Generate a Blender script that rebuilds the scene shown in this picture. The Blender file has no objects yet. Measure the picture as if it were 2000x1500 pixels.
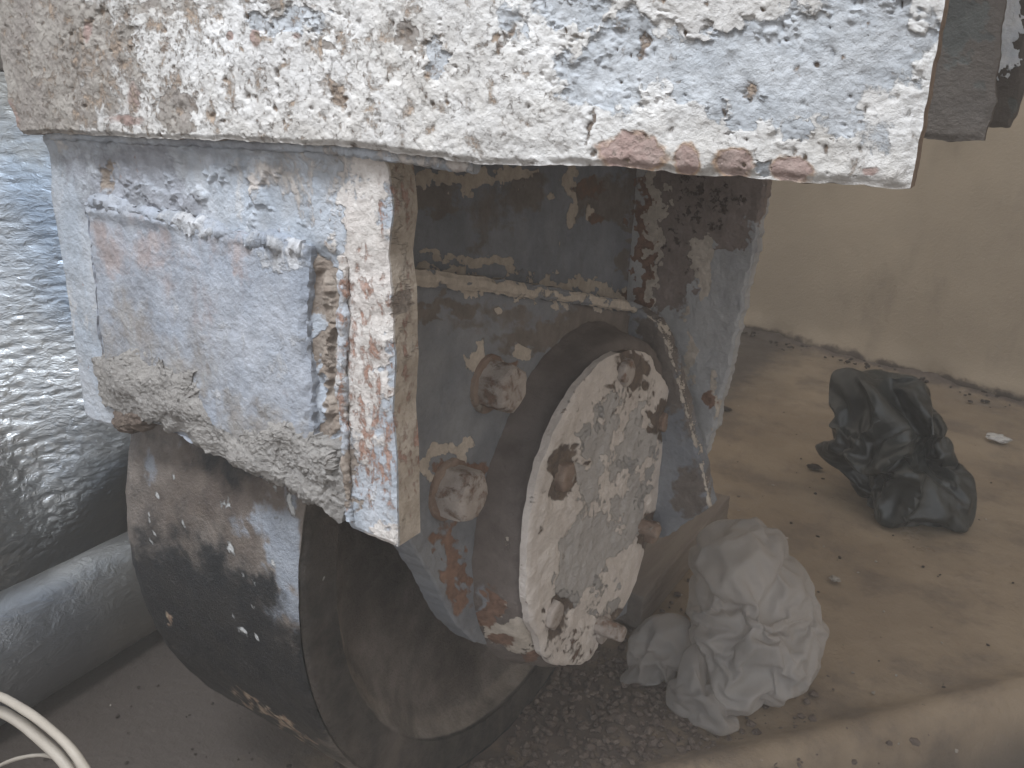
import bpy, bmesh, math, random
import numpy as np
from mathutils import Matrix, Vector

# ---------------------------------------------------------------- camera, world, lamp
sc = bpy.context.scene
F = 1580.0                       # focal length in pixels of a 2000 px wide frame
EYE = 1.015                      # camera height above the floor


def unit(v):
    v = np.asarray(v, float)
    return v / np.linalg.norm(v)


_nad = unit([(830 - 1000) / F, (5400 - 750) / F, 1])
_mx = np.array([-2712 / F, -650 / F, 1.0])
_mx = unit(_mx - _nad * _mx.dot(_nad))
R = np.array([-_mx, np.cross(-_nad, -_mx), -_nad])      # rows: world axes seen by the camera

cam_d = bpy.data.cameras.new('camera')
cam_d.sensor_width = 36
cam_d.lens = F / 2000 * 36
cam_d.clip_start = 0.02
cam_d.clip_end = 100
cam = bpy.data.objects.new('camera', cam_d)
sc.collection.objects.link(cam)
M = Matrix.Identity(4)
for i in range(3):
    M[i][0], M[i][1], M[i][2] = R[i, 0], -R[i, 1], -R[i, 2]
M[2][3] = EYE
cam.matrix_world = M
sc.camera = cam

world = bpy.data.worlds.new('World')
sc.world = world
world.use_nodes = True
wn, wl = world.node_tree.nodes, world.node_tree.links
bg = wn['Background']
tc = wn.new('ShaderNodeTexCoord')
sep = wn.new('ShaderNodeSeparateXYZ')
ramp = wn.new('ShaderNodeValToRGB')
ramp.color_ramp.elements[0].position = 0.3
ramp.color_ramp.elements[0].color = (0.44, 0.385, 0.33, 1)
ramp.color_ramp.elements[1].position = 0.75
ramp.color_ramp.elements[1].color = (0.60, 0.545, 0.48, 1)
mr = wn.new('ShaderNodeMapRange')
mr.inputs['From Min'].default_value = -1
mr.inputs['From Max'].default_value = 1
wl.new(tc.outputs['Generated'], sep.inputs[0])
wl.new(sep.outputs['Z'], mr.inputs['Value'])
wl.new(mr.outputs[0], ramp.inputs[0])
dotn = wn.new('ShaderNodeVectorMath')
dotn.operation = 'DOT_PRODUCT'
dotn.inputs[1].default_value = unit([.2, -.82, .53])
wl.new(tc.outputs['Generated'], dotn.inputs[0])
opn = wn.new('ShaderNodeMapRange')
opn.interpolation_type = 'SMOOTHSTEP'
opn.inputs['From Min'].default_value = .55
opn.inputs['From Max'].default_value = .95
wl.new(dotn.outputs['Value'], opn.inputs['Value'])
mxo = wn.new('ShaderNodeMix')
mxo.data_type = 'RGBA'
mxo.inputs[7].default_value = (1.0, 1.07, 1.16, 1)
wl.new(opn.outputs[0], mxo.inputs[0])
wl.new(ramp.outputs[0], mxo.inputs[6])
wl.new(mxo.outputs[2], bg.inputs['Color'])
bg.inputs['Strength'].default_value = 1.36

# the opening the daylight falls through: above and in front, slightly left
ld = bpy.data.lights.new('window_light', 'AREA')
ld.shape = 'RECTANGLE'
ld.size, ld.size_y = 0.5, 0.4
ld.energy = 11
ld.spread = math.radians(85)
ld.color = (0.88, 0.94, 1.0)
lo = bpy.data.objects.new('window_light', ld)
sc.collection.objects.link(lo)
lo.location = (-0.44, -0.38, EYE + 1.42)
lo.rotation_euler = (Vector((-0.47, 0.42, EYE)) - Vector(lo.location)).to_track_quat('-Z', 'Y').to_euler()

sc.view_settings.view_transform = 'Standard'
sc.view_settings.look = 'None'
sc.view_settings.exposure = 0
sc.view_settings.gamma = 1
sc.cycles.max_bounces = 6

# ---------------------------------------------------------------- geometry helpers


def ray(u, v):
    return R @ np.array([(u - 1000) / F, (v - 750) / F, 1.0])


def at(p, plane):
    """point where the sight line through a picture point meets an axis plane"""
    k = 'XYZ'.index(plane[0])
    val = plane[1] - (EYE if k == 2 else 0)
    d = ray(*p)
    q = d * (val / d[k])
    q[2] += EYE
    return q


def proj(P):
    P = np.atleast_2d(P).astype(float).copy()
    P[:, 2] -= EYE
    c = P @ R
    return np.stack([c[:, 0] / c[:, 2] * F + 1000, c[:, 1] / c[:, 2] * F + 750], 1)


_rng = np.random.RandomState(7)
_perm = _rng.permutation(256)
_perm = np.concatenate([_perm, _perm, _perm])
_grad = _rng.normal(size=(256, 3))
_grad /= np.linalg.norm(_grad, axis=1)[:, None]


def noise3(P):
    P = np.asarray(P, float)
    i = np.floor(P).astype(int)
    f = P - i
    w = f * f * f * (f * (f * 6 - 15) + 10)
    i &= 255
    out = 0
    for dx in (0, 1):
        for dy in (0, 1):
            for dz in (0, 1):
                g = _grad[_perm[_perm[_perm[i[:, 0] + dx] + ((i[:, 1] + dy) & 255)] + ((i[:, 2] + dz) & 255)]]
                d = f - np.array([dx, dy, dz])
                ww = (w[:, 0] if dx else 1 - w[:, 0]) * (w[:, 1] if dy else 1 - w[:, 1]) * (w[:, 2] if dz else 1 - w[:, 2])
                out = out + ww * (g * d).sum(1)
    return out * 1.6


def fbm(P, s, o=4, r=0.5, seed=0.0):
    P = np.asarray(P, float) * s + seed * 7.31 + 100.5
    a, t = 1.0, 0
    for _ in range(o):
        t = t + a * noise3(P)
        P = P * 2.03 + 3.7
        a *= r
    return t


def ridged(P, s, o=3, seed=0.0):
    P = np.asarray(P, float) * s + seed * 5.17 + 60.2
    a, t = 1.0, 0
    for _ in range(o):
        t = t + a * (1 - np.abs(noise3(P)) * 2)
        P = P * 2.1 + 1.9
        a *= 0.5
    return t


def sstep(a, b, x):
    t = np.clip((x - a) / (b - a), 0, 1)
    return t * t * (3 - 2 * t)


def blobs(px, lst, warp=1.0):
    """soft field: the strongest of a list of (u, v, ru, rv, amount[, angle]) stains"""
    out = np.zeros(len(px))
    if len(lst) == 0 or len(px) == 0:
        return out
    Q = np.concatenate([px, np.zeros((len(px), 1))], 1)
    w1u, w1v = fbm(Q, 1 / 46, 4, .65, 1), fbm(Q, 1 / 46, 4, .65, 4)
    w2u, w2v = fbm(Q, 1 / 15, 3, .6, 2), fbm(Q, 1 / 15, 3, .6, 5)
    for b in lst:
        u, v, ru, rv, a = b[:5]
        th = math.radians(b[5]) if len(b) > 5 else 0
        sz = math.sqrt(ru * rv)
        k1, k2 = warp * min(sz * .55, 34), warp * min(sz * .3, 9)
        du, dv = px[:, 0] - u + k1 * w1u + k2 * w2u, px[:, 1] - v + k1 * w1v + k2 * w2v
        x = (du * math.cos(th) + dv * math.sin(th)) / ru
        y = (-du * math.sin(th) + dv * math.cos(th)) / rv
        out = np.maximum(out, a * np.exp(-(x * x + y * y) ** 1.5 * 0.7))
    return out


def inpoly(px, poly):
    n = len(poly)
    c = np.zeros(len(px), bool)
    for i in range(n):
        x1, y1 = poly[i]
        x2, y2 = poly[i - 1]
        m = (y1 > px[:, 1]) != (y2 > px[:, 1])
        with np.errstate(all='ignore'):
            xx = (x2 - x1) * (px[:, 1] - y1) / (y2 - y1 + 1e-12) + x1
        c ^= m & (px[:, 0] < xx)
    return c.astype(float)


def resample(pts, n):
    pts = np.asarray(pts, float)
    d = np.concatenate([[0], np.cumsum(np.linalg.norm(np.diff(pts, axis=0), axis=1))])
    t = np.linspace(0, d[-1], n)
    return np.stack([np.interp(t, d, pts[:, k]) for k in range(pts.shape[1])], 1)


def link(name, verts, faces, mat, parent=None, fields=None, smooth=True, sharp=50):
    me = bpy.data.meshes.new(name)
    me.from_pydata([tuple(v) for v in verts], [], faces)
    bm = bmesh.new()
    bm.from_mesh(me)
    bmesh.ops.recalc_face_normals(bm, faces=bm.faces)
    bm.to_mesh(me)
    bm.free()
    if fields:
        for k, a in fields.items():
            at_ = me.attributes.new(k, 'FLOAT', 'POINT')
            at_.data.foreach_set('value', np.asarray(a, np.float32))
    if smooth:
        me.shade_smooth()
        me.set_sharp_from_angle(angle=math.radians(sharp))
    me.materials.append(mat)
    o = bpy.data.objects.new(name, me)
    sc.collection.objects.link(o)
    if parent:
        o.parent = parent
        o.matrix_parent_inverse = Matrix.Translation(-world_loc(parent))
    return o


def world_loc(o):
    v = Vector(o.location)
    return v if o.parent is None else v          # parts keep their own zero origin under the thing


def empty(name, loc):
    o = bpy.data.objects.new(name, None)
    o.location = loc
    o.empty_display_size = 0.05
    sc.collection.objects.link(o)
    return o


def tag(o, label=None, cat=None, group=None, kind=None):
    for k, v in (('label', label), ('category', cat), ('group', group), ('kind', kind)):
        if v:
            o[k] = v
    return o


NORMAL = {'X': np.array([1., 0, 0]), 'Y': np.array([0, -1., 0]), 'Z': np.array([0, 0, 1.])}


def plate(name, top, right, bottom, left, plane, thick, nu, nv, mat, parent, amps=((60, .0012),), jit=.0015,
          rnd=.002, fields=None, disp=None, seed=0.0, jscale=45, side=1.0):
    """a solid plate with a finely modelled face: four borders in order left>right, top>bottom"""
    n = NORMAL[plane[0]]
    T = resample([at(p, plane) for p in top], nu)
    B = resample([at(p, plane) for p in bottom], nu)
    L = resample([at(p, plane) for p in left], nv)
    Rr = resample([at(p, plane) for p in right], nv)
    s = np.linspace(0, 1, nu)[None, :, None]
    t = np.linspace(0, 1, nv)[:, None, None]
    P = (1 - t) * T[None] + t * B[None] + (1 - s) * L[:, None] + s * Rr[:, None] \
        - ((1 - s) * (1 - t) * T[0] + s * (1 - t) * T[-1] + (1 - s) * t * B[0] + s * t * B[-1])
    P = P.reshape(-1, 3)
    # worn, uneven outline
    for k in range(3):
        if abs(n[k]) < .5:
            P[:, k] += jit * fbm(P, jscale, 3, .6, seed + k * 3 + 1)
    px = proj(P)
    G = P.reshape(nv, nu, 3)
    ds = np.zeros((nv, nu))
    a = np.linalg.norm(G[:, -1] - G[:, 0], axis=1)[:, None]
    b = np.linalg.norm(G[-1] - G[0], axis=1)[None]
    S, TT = np.meshgrid(np.linspace(0, 1, nu), np.linspace(0, 1, nv))
    ds = np.minimum(np.minimum(S, 1 - S) * a, np.minimum(TT, 1 - TT) * b).ravel()
    d = np.zeros(len(P))
    for sca, amp in amps:
        d += amp * fbm(P, sca, 4, .55, seed + sca)
    if disp is not None:
        d += disp(P, px)
    d -= rnd * (1 - sstep(0, rnd * 2.2 + 1e-6, ds))
    V = P + n * d[:, None]
    faces = []
    idx = np.arange(nv * nu).reshape(nv, nu)
    q = np.stack([idx[:-1, :-1], idx[:-1, 1:], idx[1:, 1:], idx[1:, :-1]], -1).reshape(-1, 4)
    faces += q.tolist()
    ring = list(idx[0, :]) + list(idx[1:, -1]) + list(idx[-1, -2::-1]) + list(idx[-2:0:-1, 0])
    m = len(ring)
    verts = [V]
    base = len(V)
    prev = ring
    src = list(ring)
    K = 5
    for k in range(1, K + 1):
        RP = P[ring].copy()
        RP -= n * (thick * k / K)
        if k < K and side:
            RP += np.stack([.5 * side * jit * fbm(RP, 60, 3, .6, seed + 9 + c) for c in range(3)], 1)
        cur = list(range(base, base + m))
        verts.append(RP)
        base += m
        for i in range(m):
            j = (i + 1) % m
            faces.append([prev[i], prev[j], cur[j], cur[i]])
        prev = cur
    faces.append(prev[::-1])
    V = np.concatenate(verts)
    PA = np.concatenate([P] + verts[1:])
    pxa = np.concatenate([px, proj(PA[len(P):]) + np.random.RandomState(3).normal(0, 1.5, (m * K, 2))])
    pxa[len(P):, 1] += 40 * np.repeat(np.arange(1, K + 1) / K, m)
    fl = {'edge': np.concatenate([1 - sstep(0, .012, ds), np.ones(m * K)]),
          'side': np.concatenate([np.zeros(len(P)), np.ones(m * K) * 2])}
    for k, f_ in (fields or {}).items():
        fl[k] = blobs(pxa, f_) if isinstance(f_, list) else f_(PA, pxa)
    return link(name, V, faces, mat, parent, fl)


def lathe(name, c, prof, n, mat, parent, amp=.001, ns=50, fields=None, seed=0.0, wob=None, closed=False):
    """profile of (x, r) turned about an axle running along X through (y, z) = c"""
    a = np.linspace(0, 2 * math.pi, n, endpoint=False)
    V, st = [], []
    for (x, r) in prof:
        rr = r * np.ones(n)
        if wob:
            rr = rr * (1 + wob * fbm(np.stack([np.cos(a), np.sin(a), 0 * a + x], 1), 1.3, 3, .6, seed))
        V.append(np.stack([np.full(n, x), c[0] + rr * np.cos(a), c[1] + rr * np.sin(a)], 1))
    P = np.concatenate(V)
    m = len(prof)
    pr = np.array(prof)
    tg = np.gradient(pr, axis=0)
    nx, nr = tg[:, 1], -tg[:, 0]
    ln = np.hypot(nx, nr) + 1e-9
    nx, nr = nx / ln, nr / ln
    d = amp * fbm(P, ns, 4, .6, seed)
    ca, sa = np.tile(np.cos(a), m), np.tile(np.sin(a), m)
    NX, NR = np.repeat(nx, n), np.repeat(nr, n)
    px = proj(P)
    V = P + np.stack([NX * d, NR * d * ca, NR * d * sa], 1)
    faces = []
    for k in range(m - 1):
        for i in range(n):
            j = (i + 1) % n
            faces.append([k * n + i, k * n + j, (k + 1) * n + j, (k + 1) * n + i])
    if not closed:
        faces.append(list(range(n)))
        faces.append(list(range((m - 1) * n, m * n))[::-1])
    fl = {'edge': np.zeros(len(P))}
    for k, f_ in (fields or {}).items():
        fl[k] = blobs(px, f_) if isinstance(f_, list) else f_(P, px)
    return link(name, V, faces, mat, parent, fl)


def fine(prof, step=.006):
    return [tuple(p) for p in resample(prof, max(len(prof), int(sum(math.dist(prof[i], prof[i + 1]) for i in range(len(prof) - 1)) / step)))]


def tube(name, pts, r, mat, parent=None, seg=10, n=60, amp=0, ns=30, seed=0.0, fields=None, rfun=None):
    P = np.asarray(pts, float)
    # Catmull-Rom smoothing
    Q = np.concatenate([[2 * P[0] - P[1]], P, [2 * P[-1] - P[-2]]])
    out = []
    per = max(2, n // (len(P) - 1))
    for i in range(1, len(Q) - 2):
        for t in np.linspace(0, 1, per, endpoint=False):
            a, b, c_, d = Q[i - 1], Q[i], Q[i + 1], Q[i + 2]
            out.append(.5 * (2 * b + (c_ - a) * t + (2 * a - 5 * b + 4 * c_ - d) * t * t + (3 * b - a - 3 * c_ + d) * t ** 3))
    out.append(P[-1])
    C = np.array(out)
    T = np.gradient(C, axis=0)
    T /= np.linalg.norm(T, axis=1)[:, None] + 1e-9
    up = np.array([0, 0, 1.]) if abs(T[0][2]) < .9 else np.array([1., 0, 0])
    V, m = [], len(C)
    for k in range(m):
        s = unit(np.cross(T[k], up))
        u = np.cross(s, T[k])
        up = u
        rr = r * (rfun(k / (m - 1)) if rfun else 1)
        for j in range(seg):
            a = 2 * math.pi * j / seg
            V.append(C[k] + rr * (math.cos(a) * s + math.sin(a) * u))
    V = np.array(V)
    if amp:
        cen = np.repeat(C, seg, axis=0)
        V = cen + (V - cen) * (1 + amp / r * fbm(V, ns, 4, .6, seed))[:, None]
    faces = [[k * seg + j, k * seg + (j + 1) % seg, (k + 1) * seg + (j + 1) % seg, (k + 1) * seg + j] for k in range(m - 1) for j in range(seg)]
    faces += [list(range(seg)), list(range((m - 1) * seg, m * seg))[::-1]]
    fl = {}
    px = proj(V)
    for k, f_ in (fields or {}).items():
        fl[k] = blobs(px, f_) if isinstance(f_, list) else f_(V, px)
    return link(name, V, faces, mat, parent, fl)


# ---------------------------------------------------------------- materials


class NT:
    def __init__(s, name):
        s.m = bpy.data.materials.new(name)
        s.m.use_nodes = True
        s.t = s.m.node_tree
        s.b = s.t.nodes['Principled BSDF']
        g = s.t.nodes.new('ShaderNodeNewGeometry')
        s.pos = g.outputs['Position']

    def n(s, typ, **kw):
        nd = s.t.nodes.new('ShaderNode' + typ)
        for k, v in kw.items():
            setattr(nd, k, v)
        return nd

    def set(s, sock, v):
        if isinstance(v, bpy.types.NodeSocket):
            s.t.links.new(v, sock)
        elif isinstance(v, (tuple, list)) and len(v) == 3 and sock.type == 'RGBA':
            sock.default_value = (*v, 1)
        else:
            sock.default_value = v

    def math(s, op, a, b=0.0, c=None, clamp=False):
        nd = s.n('Math', operation=op, use_clamp=clamp)
        s.set(nd.inputs[0], a)
        s.set(nd.inputs[1], b)
        if c is not None:
            s.set(nd.inputs[2], c)
        return nd.outputs[0]

    def vec(s, scale=(1, 1, 1), off=(0, 0, 0), rot=(0, 0, 0)):
        nd = s.n('Mapping')
        s.t.links.new(s.pos, nd.inputs[0])
        nd.inputs['Scale'].default_value = scale
        nd.inputs['Location'].default_value = off
        nd.inputs['Rotation'].default_value = rot
        return nd.outputs[0]

    def noise(s, scale, detail=6, rough=.6, v=None, dist=0.0):
        nd = s.n('TexNoise')
        s.t.links.new(v if v is not None else s.pos, nd.inputs['Vector'])
        nd.inputs['Scale'].default_value = scale
        nd.inputs['Detail'].default_value = detail
        nd.inputs['Roughness'].default_value = rough
        nd.inputs['Distortion'].default_value = dist
        return nd.outputs['Fac']

    def voro(s, scale, v=None, feature='F1', rand=1.0):
        nd = s.n('TexVoronoi', feature=feature)
        s.t.links.new(v if v is not None else s.pos, nd.inputs['Vector'])
        nd.inputs['Scale'].default_value = scale
        nd.inputs['Randomness'].default_value = rand
        return nd.outputs['Distance']

    def attr(s, name):
        nd = s.n('Attribute', attribute_name=name)
        return nd.outputs['Fac']

    def step(s, x, a, b):
        nd = s.n('MapRange', interpolation_type='SMOOTHSTEP')
        s.set(nd.inputs['Value'], x)
        nd.inputs['From Min'].default_value = a
        nd.inputs['From Max'].default_value = b
        return nd.outputs[0]

    def mix(s, f, a, b):
        nd = s.n('Mix', data_type='RGBA')
        s.set(nd.inputs[0], f)
        s.set(nd.inputs[6], a)
        s.set(nd.inputs[7], b)
        return nd.outputs[2]

    def bump(s, h, dist, strength=1.0, prev=None):
        nd = s.n('Bump')
        s.set(nd.inputs['Height'], h)
        nd.inputs['Distance'].default_value = dist
        nd.inputs['Strength'].default_value = strength
        if prev is not None:
            s.t.links.new(prev, nd.inputs['Normal'])
        return nd.outputs[0]

    def done(s, col, rough=.8, nrm=None, metal=0.0, spec=.3):
        s.set(s.b.inputs['Base Color'], col)
        s.set(s.b.inputs['Roughness'], rough)
        s.set(s.b.inputs['Metallic'], metal)
        s.b.inputs['Specular IOR Level'].default_value = spec
        if nrm is not None:
            s.t.links.new(nrm, s.b.inputs['Normal'])
        return s.m


def worn(name, base, base2, layers, stretch=(1, 1, 1), fine=.0015, relief=.004, rough=.85, off=0.0, gsc=14, gd=.5):
    """paint that has flaked in layers: (colour, colour2, attribute, noise scale, noise gain, threshold, softness, height)"""
    t = NT(name)
    v = t.vec(stretch, (off, off * .7, off * 1.3))
    col = t.mix(t.step(t.noise(gsc, 5, .65, v), .35, .65), base, base2)
    # faint overall streaks and grime
    h = t.math('MULTIPLY', t.noise(90, 8, .7), .5)
    for k, (c1, c2, at_, ns, gain, thr, soft, hg) in enumerate(layers):
        vk = t.vec(stretch, (off + 3.1 * k + 1.7, off + 1.9 * k, off - 2.3 * k))
        nz = t.noise(ns, 9, .68, vk, .3)
        f = t.math('MULTIPLY', t.math('SUBTRACT', nz, .5), gain)
        if at_:
            f = t.math('ADD', f, t.attr(at_))
        msk = t.step(f, thr - soft, thr + soft)
        col = t.mix(msk, col, t.mix(t.step(t.noise(ns * 2.3, 5, .7), .35, .65), c1, c2))
        h = t.math('ADD', h, t.math('MULTIPLY', msk, hg))
    # dust and tiny specks
    sp = t.step(t.noise(420, 3, .6), .66, .74)
    col = t.mix(t.math('MULTIPLY', sp, .35), col, (.14, .11, .09))
    vv = t.noise(26, 8, .72)
    nd = t.n('Mix', data_type='RGBA', blend_type='MULTIPLY')
    nd.inputs[0].default_value = gd
    t.set(nd.inputs[6], col)
    rr = t.n('ValToRGB')
    rr.color_ramp.elements[0].position = .3
    rr.color_ramp.elements[0].color = (.62, .6, .58, 1)
    rr.color_ramp.elements[1].position = .62
    rr.color_ramp.elements[1].color = (1.06, 1.06, 1.06, 1)
    t.set(rr.inputs[0], vv)
    t.set(nd.inputs[7], rr.outputs[0])
    b1 = t.bump(h, relief, 1.0)
    b2 = t.bump(t.noise(230, 6, .7), fine, 1.0, b1)
    return t.done(nd.outputs[2], rough, b2)


RUST = (.26, .155, .11)
RUST2 = (.17, .10, .07)
BRN = (.20, .15, .115)
BRN2 = (.12, .09, .07)
BLUE = (.40, .44, .52)
BLUE2 = (.31, .35, .43)
CREAM = (.56, .49, .42)
CREAM2 = (.45, .39, .33)

m_slab = worn('flaking_white_paint', (.70, .69, .685), (.64, .63, .63), [
    ((.52, .49, .455), (.58, .55, .52), '', 6, 2.4, .05, .45, 0),
    ((.42, .44, .47), (.50, .515, .54), 'blue', 15, 2.4, .55, .07, -.3),
    ((.28, .25, .23), (.36, .33, .30), 'grey', 14, 2.0, .5, .08, -.3),
    ((.44, .29, .19), (.50, .36, .26), 'halo', 30, .8, .50, .16, -.1),
    ((.35, .25, .225), (.40, .31, .28), 'rust', 24, .7, .50, .13, -.2),
    ((.34, .27, .22), (.40, .31, .24), 'spot', 60, 3.6, .66, .24, -.35),
    ((.27, .225, .195), BRN, 'spot', 170, 4.2, .82, .35, -.3),
    (BRN, (.27, .2, .16), 'side', 30, 1.2, .5, .2, 0),
    (BRN2, BRN, 'edge', 40, 1.6, 1.25, .1, 0),
], fine=.002, relief=.003, gd=.7)
m_plate = worn('weathered_blue_paint', (.40, .44, .50), (.50, .52, .56), [
    ((.26, .27, .30), (.34, .35, .39), 'grey', 12, 2.2, .5, .2, -.2),
    ((.62, .60, .59), (.56, .54, .53), '', 16, 4.0, .55, .25, .2),
    ((.66, .62, .59), (.58, .53, .50), 'white', 20, 2.2, .5, .12, .4),
    ((.52, .45, .38), (.44, .37, .30), 'side', 20, .5, .6, .1, .0),
    ((.33, .19, .14), (.45, .31, .26), 'rust', 110, 3.2, .60, .22, -.2),
    ((.25, .20, .165), (.33, .28, .24), 'brown', 25, 1.1, .5, .15, -.3),
], stretch=(1, 1, .6), fine=.0018, relief=.004, gd=.85)
m_panel = worn('weathered_grey_blue_panel', (.33, .36, .42), (.42, .44, .49), [
    ((.50, .51, .54), (.44, .46, .5), '', 12, 3.6, .5, .35, .2),
    ((.36, .31, .31), (.40, .35, .35), 'rust', 22, 2.4, .5, .3, -.1),
    ((.56, .56, .58), (.48, .49, .52), 'white', 24, 2.6, .55, .15, .3),
    ((.29, .27, .26), (.34, .325, .315), 'brown', 25, 1.8, .5, .3, .2),
], stretch=(1, 1, .6), fine=.0018, relief=.004, gd=.85)
m_edge = m_plate
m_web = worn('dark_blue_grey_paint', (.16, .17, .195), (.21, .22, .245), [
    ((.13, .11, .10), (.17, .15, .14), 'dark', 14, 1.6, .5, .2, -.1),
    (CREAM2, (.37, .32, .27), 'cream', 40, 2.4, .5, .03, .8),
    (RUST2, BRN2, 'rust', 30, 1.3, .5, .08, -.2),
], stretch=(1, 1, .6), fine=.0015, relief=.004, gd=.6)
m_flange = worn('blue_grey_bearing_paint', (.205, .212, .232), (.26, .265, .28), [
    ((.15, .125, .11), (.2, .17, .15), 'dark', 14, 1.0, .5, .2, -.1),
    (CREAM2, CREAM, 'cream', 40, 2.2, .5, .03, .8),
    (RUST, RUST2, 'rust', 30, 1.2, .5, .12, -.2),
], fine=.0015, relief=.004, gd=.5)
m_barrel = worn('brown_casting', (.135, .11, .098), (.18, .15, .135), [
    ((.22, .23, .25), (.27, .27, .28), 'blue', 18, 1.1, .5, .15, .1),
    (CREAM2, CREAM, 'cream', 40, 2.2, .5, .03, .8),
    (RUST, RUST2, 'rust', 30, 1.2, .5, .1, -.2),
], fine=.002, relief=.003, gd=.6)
m_disc = worn('chalky_white_cover_paint', (.73, .66, .605), (.66, .59, .54), [
    ((.46, .43, .41), (.51, .48, .46), 'green', 7, 2.4, .50, .02, -1.0),
    ((.36, .345, .34), (.44, .41, .39), 'grey', 13, 2.2, .56, .03, -.8),
    (BRN, RUST2, 'spot', 60, 2.8, .76, .16, -.5),
    ((.13, .10, .085), BRN, 'dark', 30, .5, .5, .12, -.3),
    (BRN, (.3, .2, .14), 'edge', 50, 2.4, 1.35, .1, 0),
], fine=.003, relief=.006, gd=.55)
m_back = worn('mottled_back_plate_paint', (.36, .355, .36), (.42, .41, .405), [
    ((.21, .17, .15), (.26, .21, .19), 'brown', 20, .8, .5, .05, -.2),
    (CREAM2, CREAM, 'cream', 40, 2.2, .5, .03, .6),
    (BRN2, (.07, .05, .045), 'spot', 85, 2.8, .95, .06, -.6),
    (RUST2, RUST, 'rust', 30, 1.2, .5, .1, 0),
], fine=.002, relief=.003, gd=.5)
m_endpl = worn('dim_brown_grey_paint', (.135, .115, .10), (.11, .095, .085), [
    ((.10, .10, .095), (.13, .13, .12), 'dark', 12, 1.3, .5, .15, -.1),
    ((.75, .75, .76), (.62, .64, .68), 'white', 20, .8, .5, .05, .5),
    (BRN2, RUST2, 'edge', 40, 2.0, 1.3, .1, 0),
    ((.08, .065, .055), BRN2, '', 30, 2.5, .62, .05, -.4),
], fine=.002, relief=.003, gd=.5)
m_rustbolt = worn('rusty_painted_bolt', (.50, .44, .40), (.40, .34, .30), [
    (RUST, BRN, '', 40, 4, .25, .3, -.3),
    (BRN2, RUST2, '', 70, 4, .62, .2, -.3),
], fine=.003, relief=.003, gd=.6)
m_rust = worn('rusty_iron', (.24, .16, .12), (.33, .25, .2), [
    ((.48, .42, .37), CREAM2, '', 40, 3, .3, .15, .4),
], fine=.003, relief=.003, gd=.6)
m_tread = worn('tar_stained_tread', (.23, .195, .17), (.16, .135, .12), [
    ((.11, .085, .072), (.15, .12, .1), 'brown', 12, 1.2, .5, .25, 0),
    ((.085, .068, .058), (.12, .095, .08), '', 8, 3.0, .25, .35, 0),
    ((.34, .29, .26), (.28, .24, .21), '', 11, 3.0, .52, .3, 0),
    ((.30, .32, .36), (.25, .27, .31), 'blue', 18, 2.6, .5, .25, .1),
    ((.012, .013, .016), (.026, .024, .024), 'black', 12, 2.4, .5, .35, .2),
    ((.62, .62, .62), (.5, .5, .5), 'white', 130, 2.4, .62, .2, .6),
    ((.16, .12, .09), (.10, .08, .065), '', 22, 3.0, .62, .25, .1),
    ((.45, .36, .26), RUST, 'gold', 60, .9, .6, .1, .2),
], fine=.003, relief=.005, rough=.45, gd=.5)
m_side = worn('grimy_wheel_side', (.17, .145, .13), (.235, .20, .18), [
    ((.035, .03, .028), (.07, .06, .052), 'black', 14, .8, .5, .2, 0),
    ((.30, .255, .215), (.25, .215, .185), 'dust', 14, .9, .5, .2, .1),
    ((.5, .48, .46), (.4, .38, .36), 'white', 80, .5, .9, .06, .4),
    ((.09, .075, .065), (.13, .105, .09), '', 6, 3.2, .12, .4, 0),
    ((.06, .05, .045), (.3, .26, .22), '', 40, 3.0, .75, .25, .2),
], fine=.0035, relief=.003, gd=.8)


def sandy(name, c1, c2, c3):
    t = NT(name)
    n1 = t.noise(18, 8, .7)
    col = t.mix(t.step(n1, .35, .65), c1, c2)
    col = t.mix(t.step(t.noise(140, 5, .7), .55, .72), col, c3)
    h = t.noise(160, 8, .75)
    b = t.bump(h, .005)
    pit = t.step(t.voro(110), .0, .35)
    b = t.bump(pit, .003, .7, b)
    return t.done(col, .95, b, spec=.1)


m_mortar = sandy('dried_mortar', (.38, .355, .335), (.305, .285, .27), (.45, .43, .415))
m_soil = sandy('loose_soil', (.13, .10, .085), (.19, .15, .125), (.28, .23, .19))
m_chip = sandy('pale_grit', (.38, .34, .3), (.28, .24, .2), (.5, .48, .45))
m_darkchip = sandy('dark_grit', (.045, .035, .03), (.07, .055, .045), (.1, .08, .065))

# floor: dusty sealed concrete
t = NT('dusty_floor')
c = t.mix(t.step(t.noise(1.6, 6, .6), .4, .6), (.235, .178, .125), (.30, .232, .165))
c = t.mix(t.math('MULTIPLY', t.step(t.noise(5, 8, .7), .46, .66), .6), c, (.115, .09, .075))
c = t.mix(t.math('MULTIPLY', t.step(t.noise(3.1, 7, .66, t.vec((1, 1, 1), (5, 2, 1))), .56, .72), .5), c, (.26, .215, .18))
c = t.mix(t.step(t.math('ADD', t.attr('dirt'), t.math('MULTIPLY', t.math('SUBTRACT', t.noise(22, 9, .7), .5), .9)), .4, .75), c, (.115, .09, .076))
c = t.mix(t.step(t.noise(75, 4, .6), .70, .73), c, (.07, .05, .04))
c = t.mix(t.step(t.noise(60, 4, .6, t.vec((1, 1, 1), (3, 9, 1))), .71, .74), c, (.30, .26, .22))
c = t.mix(t.math('MULTIPLY', t.attr('soil'), .9), c, (.055, .046, .04))  # painted shade on the ground past the ledge
c = t.mix(t.math('MULTIPLY', t.attr('left_dark'), .65), c, (.07, .058, .05))  # floor darker towards the left
bb = t.bump(t.noise(60, 8, .7), .003)
bb = t.bump(t.noise(5, 4, .6), .02, .5, bb)
m_floor = t.done(c, t.step(t.noise(4, 5, .6), -.1, 1.1), bb, spec=.25)

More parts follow.
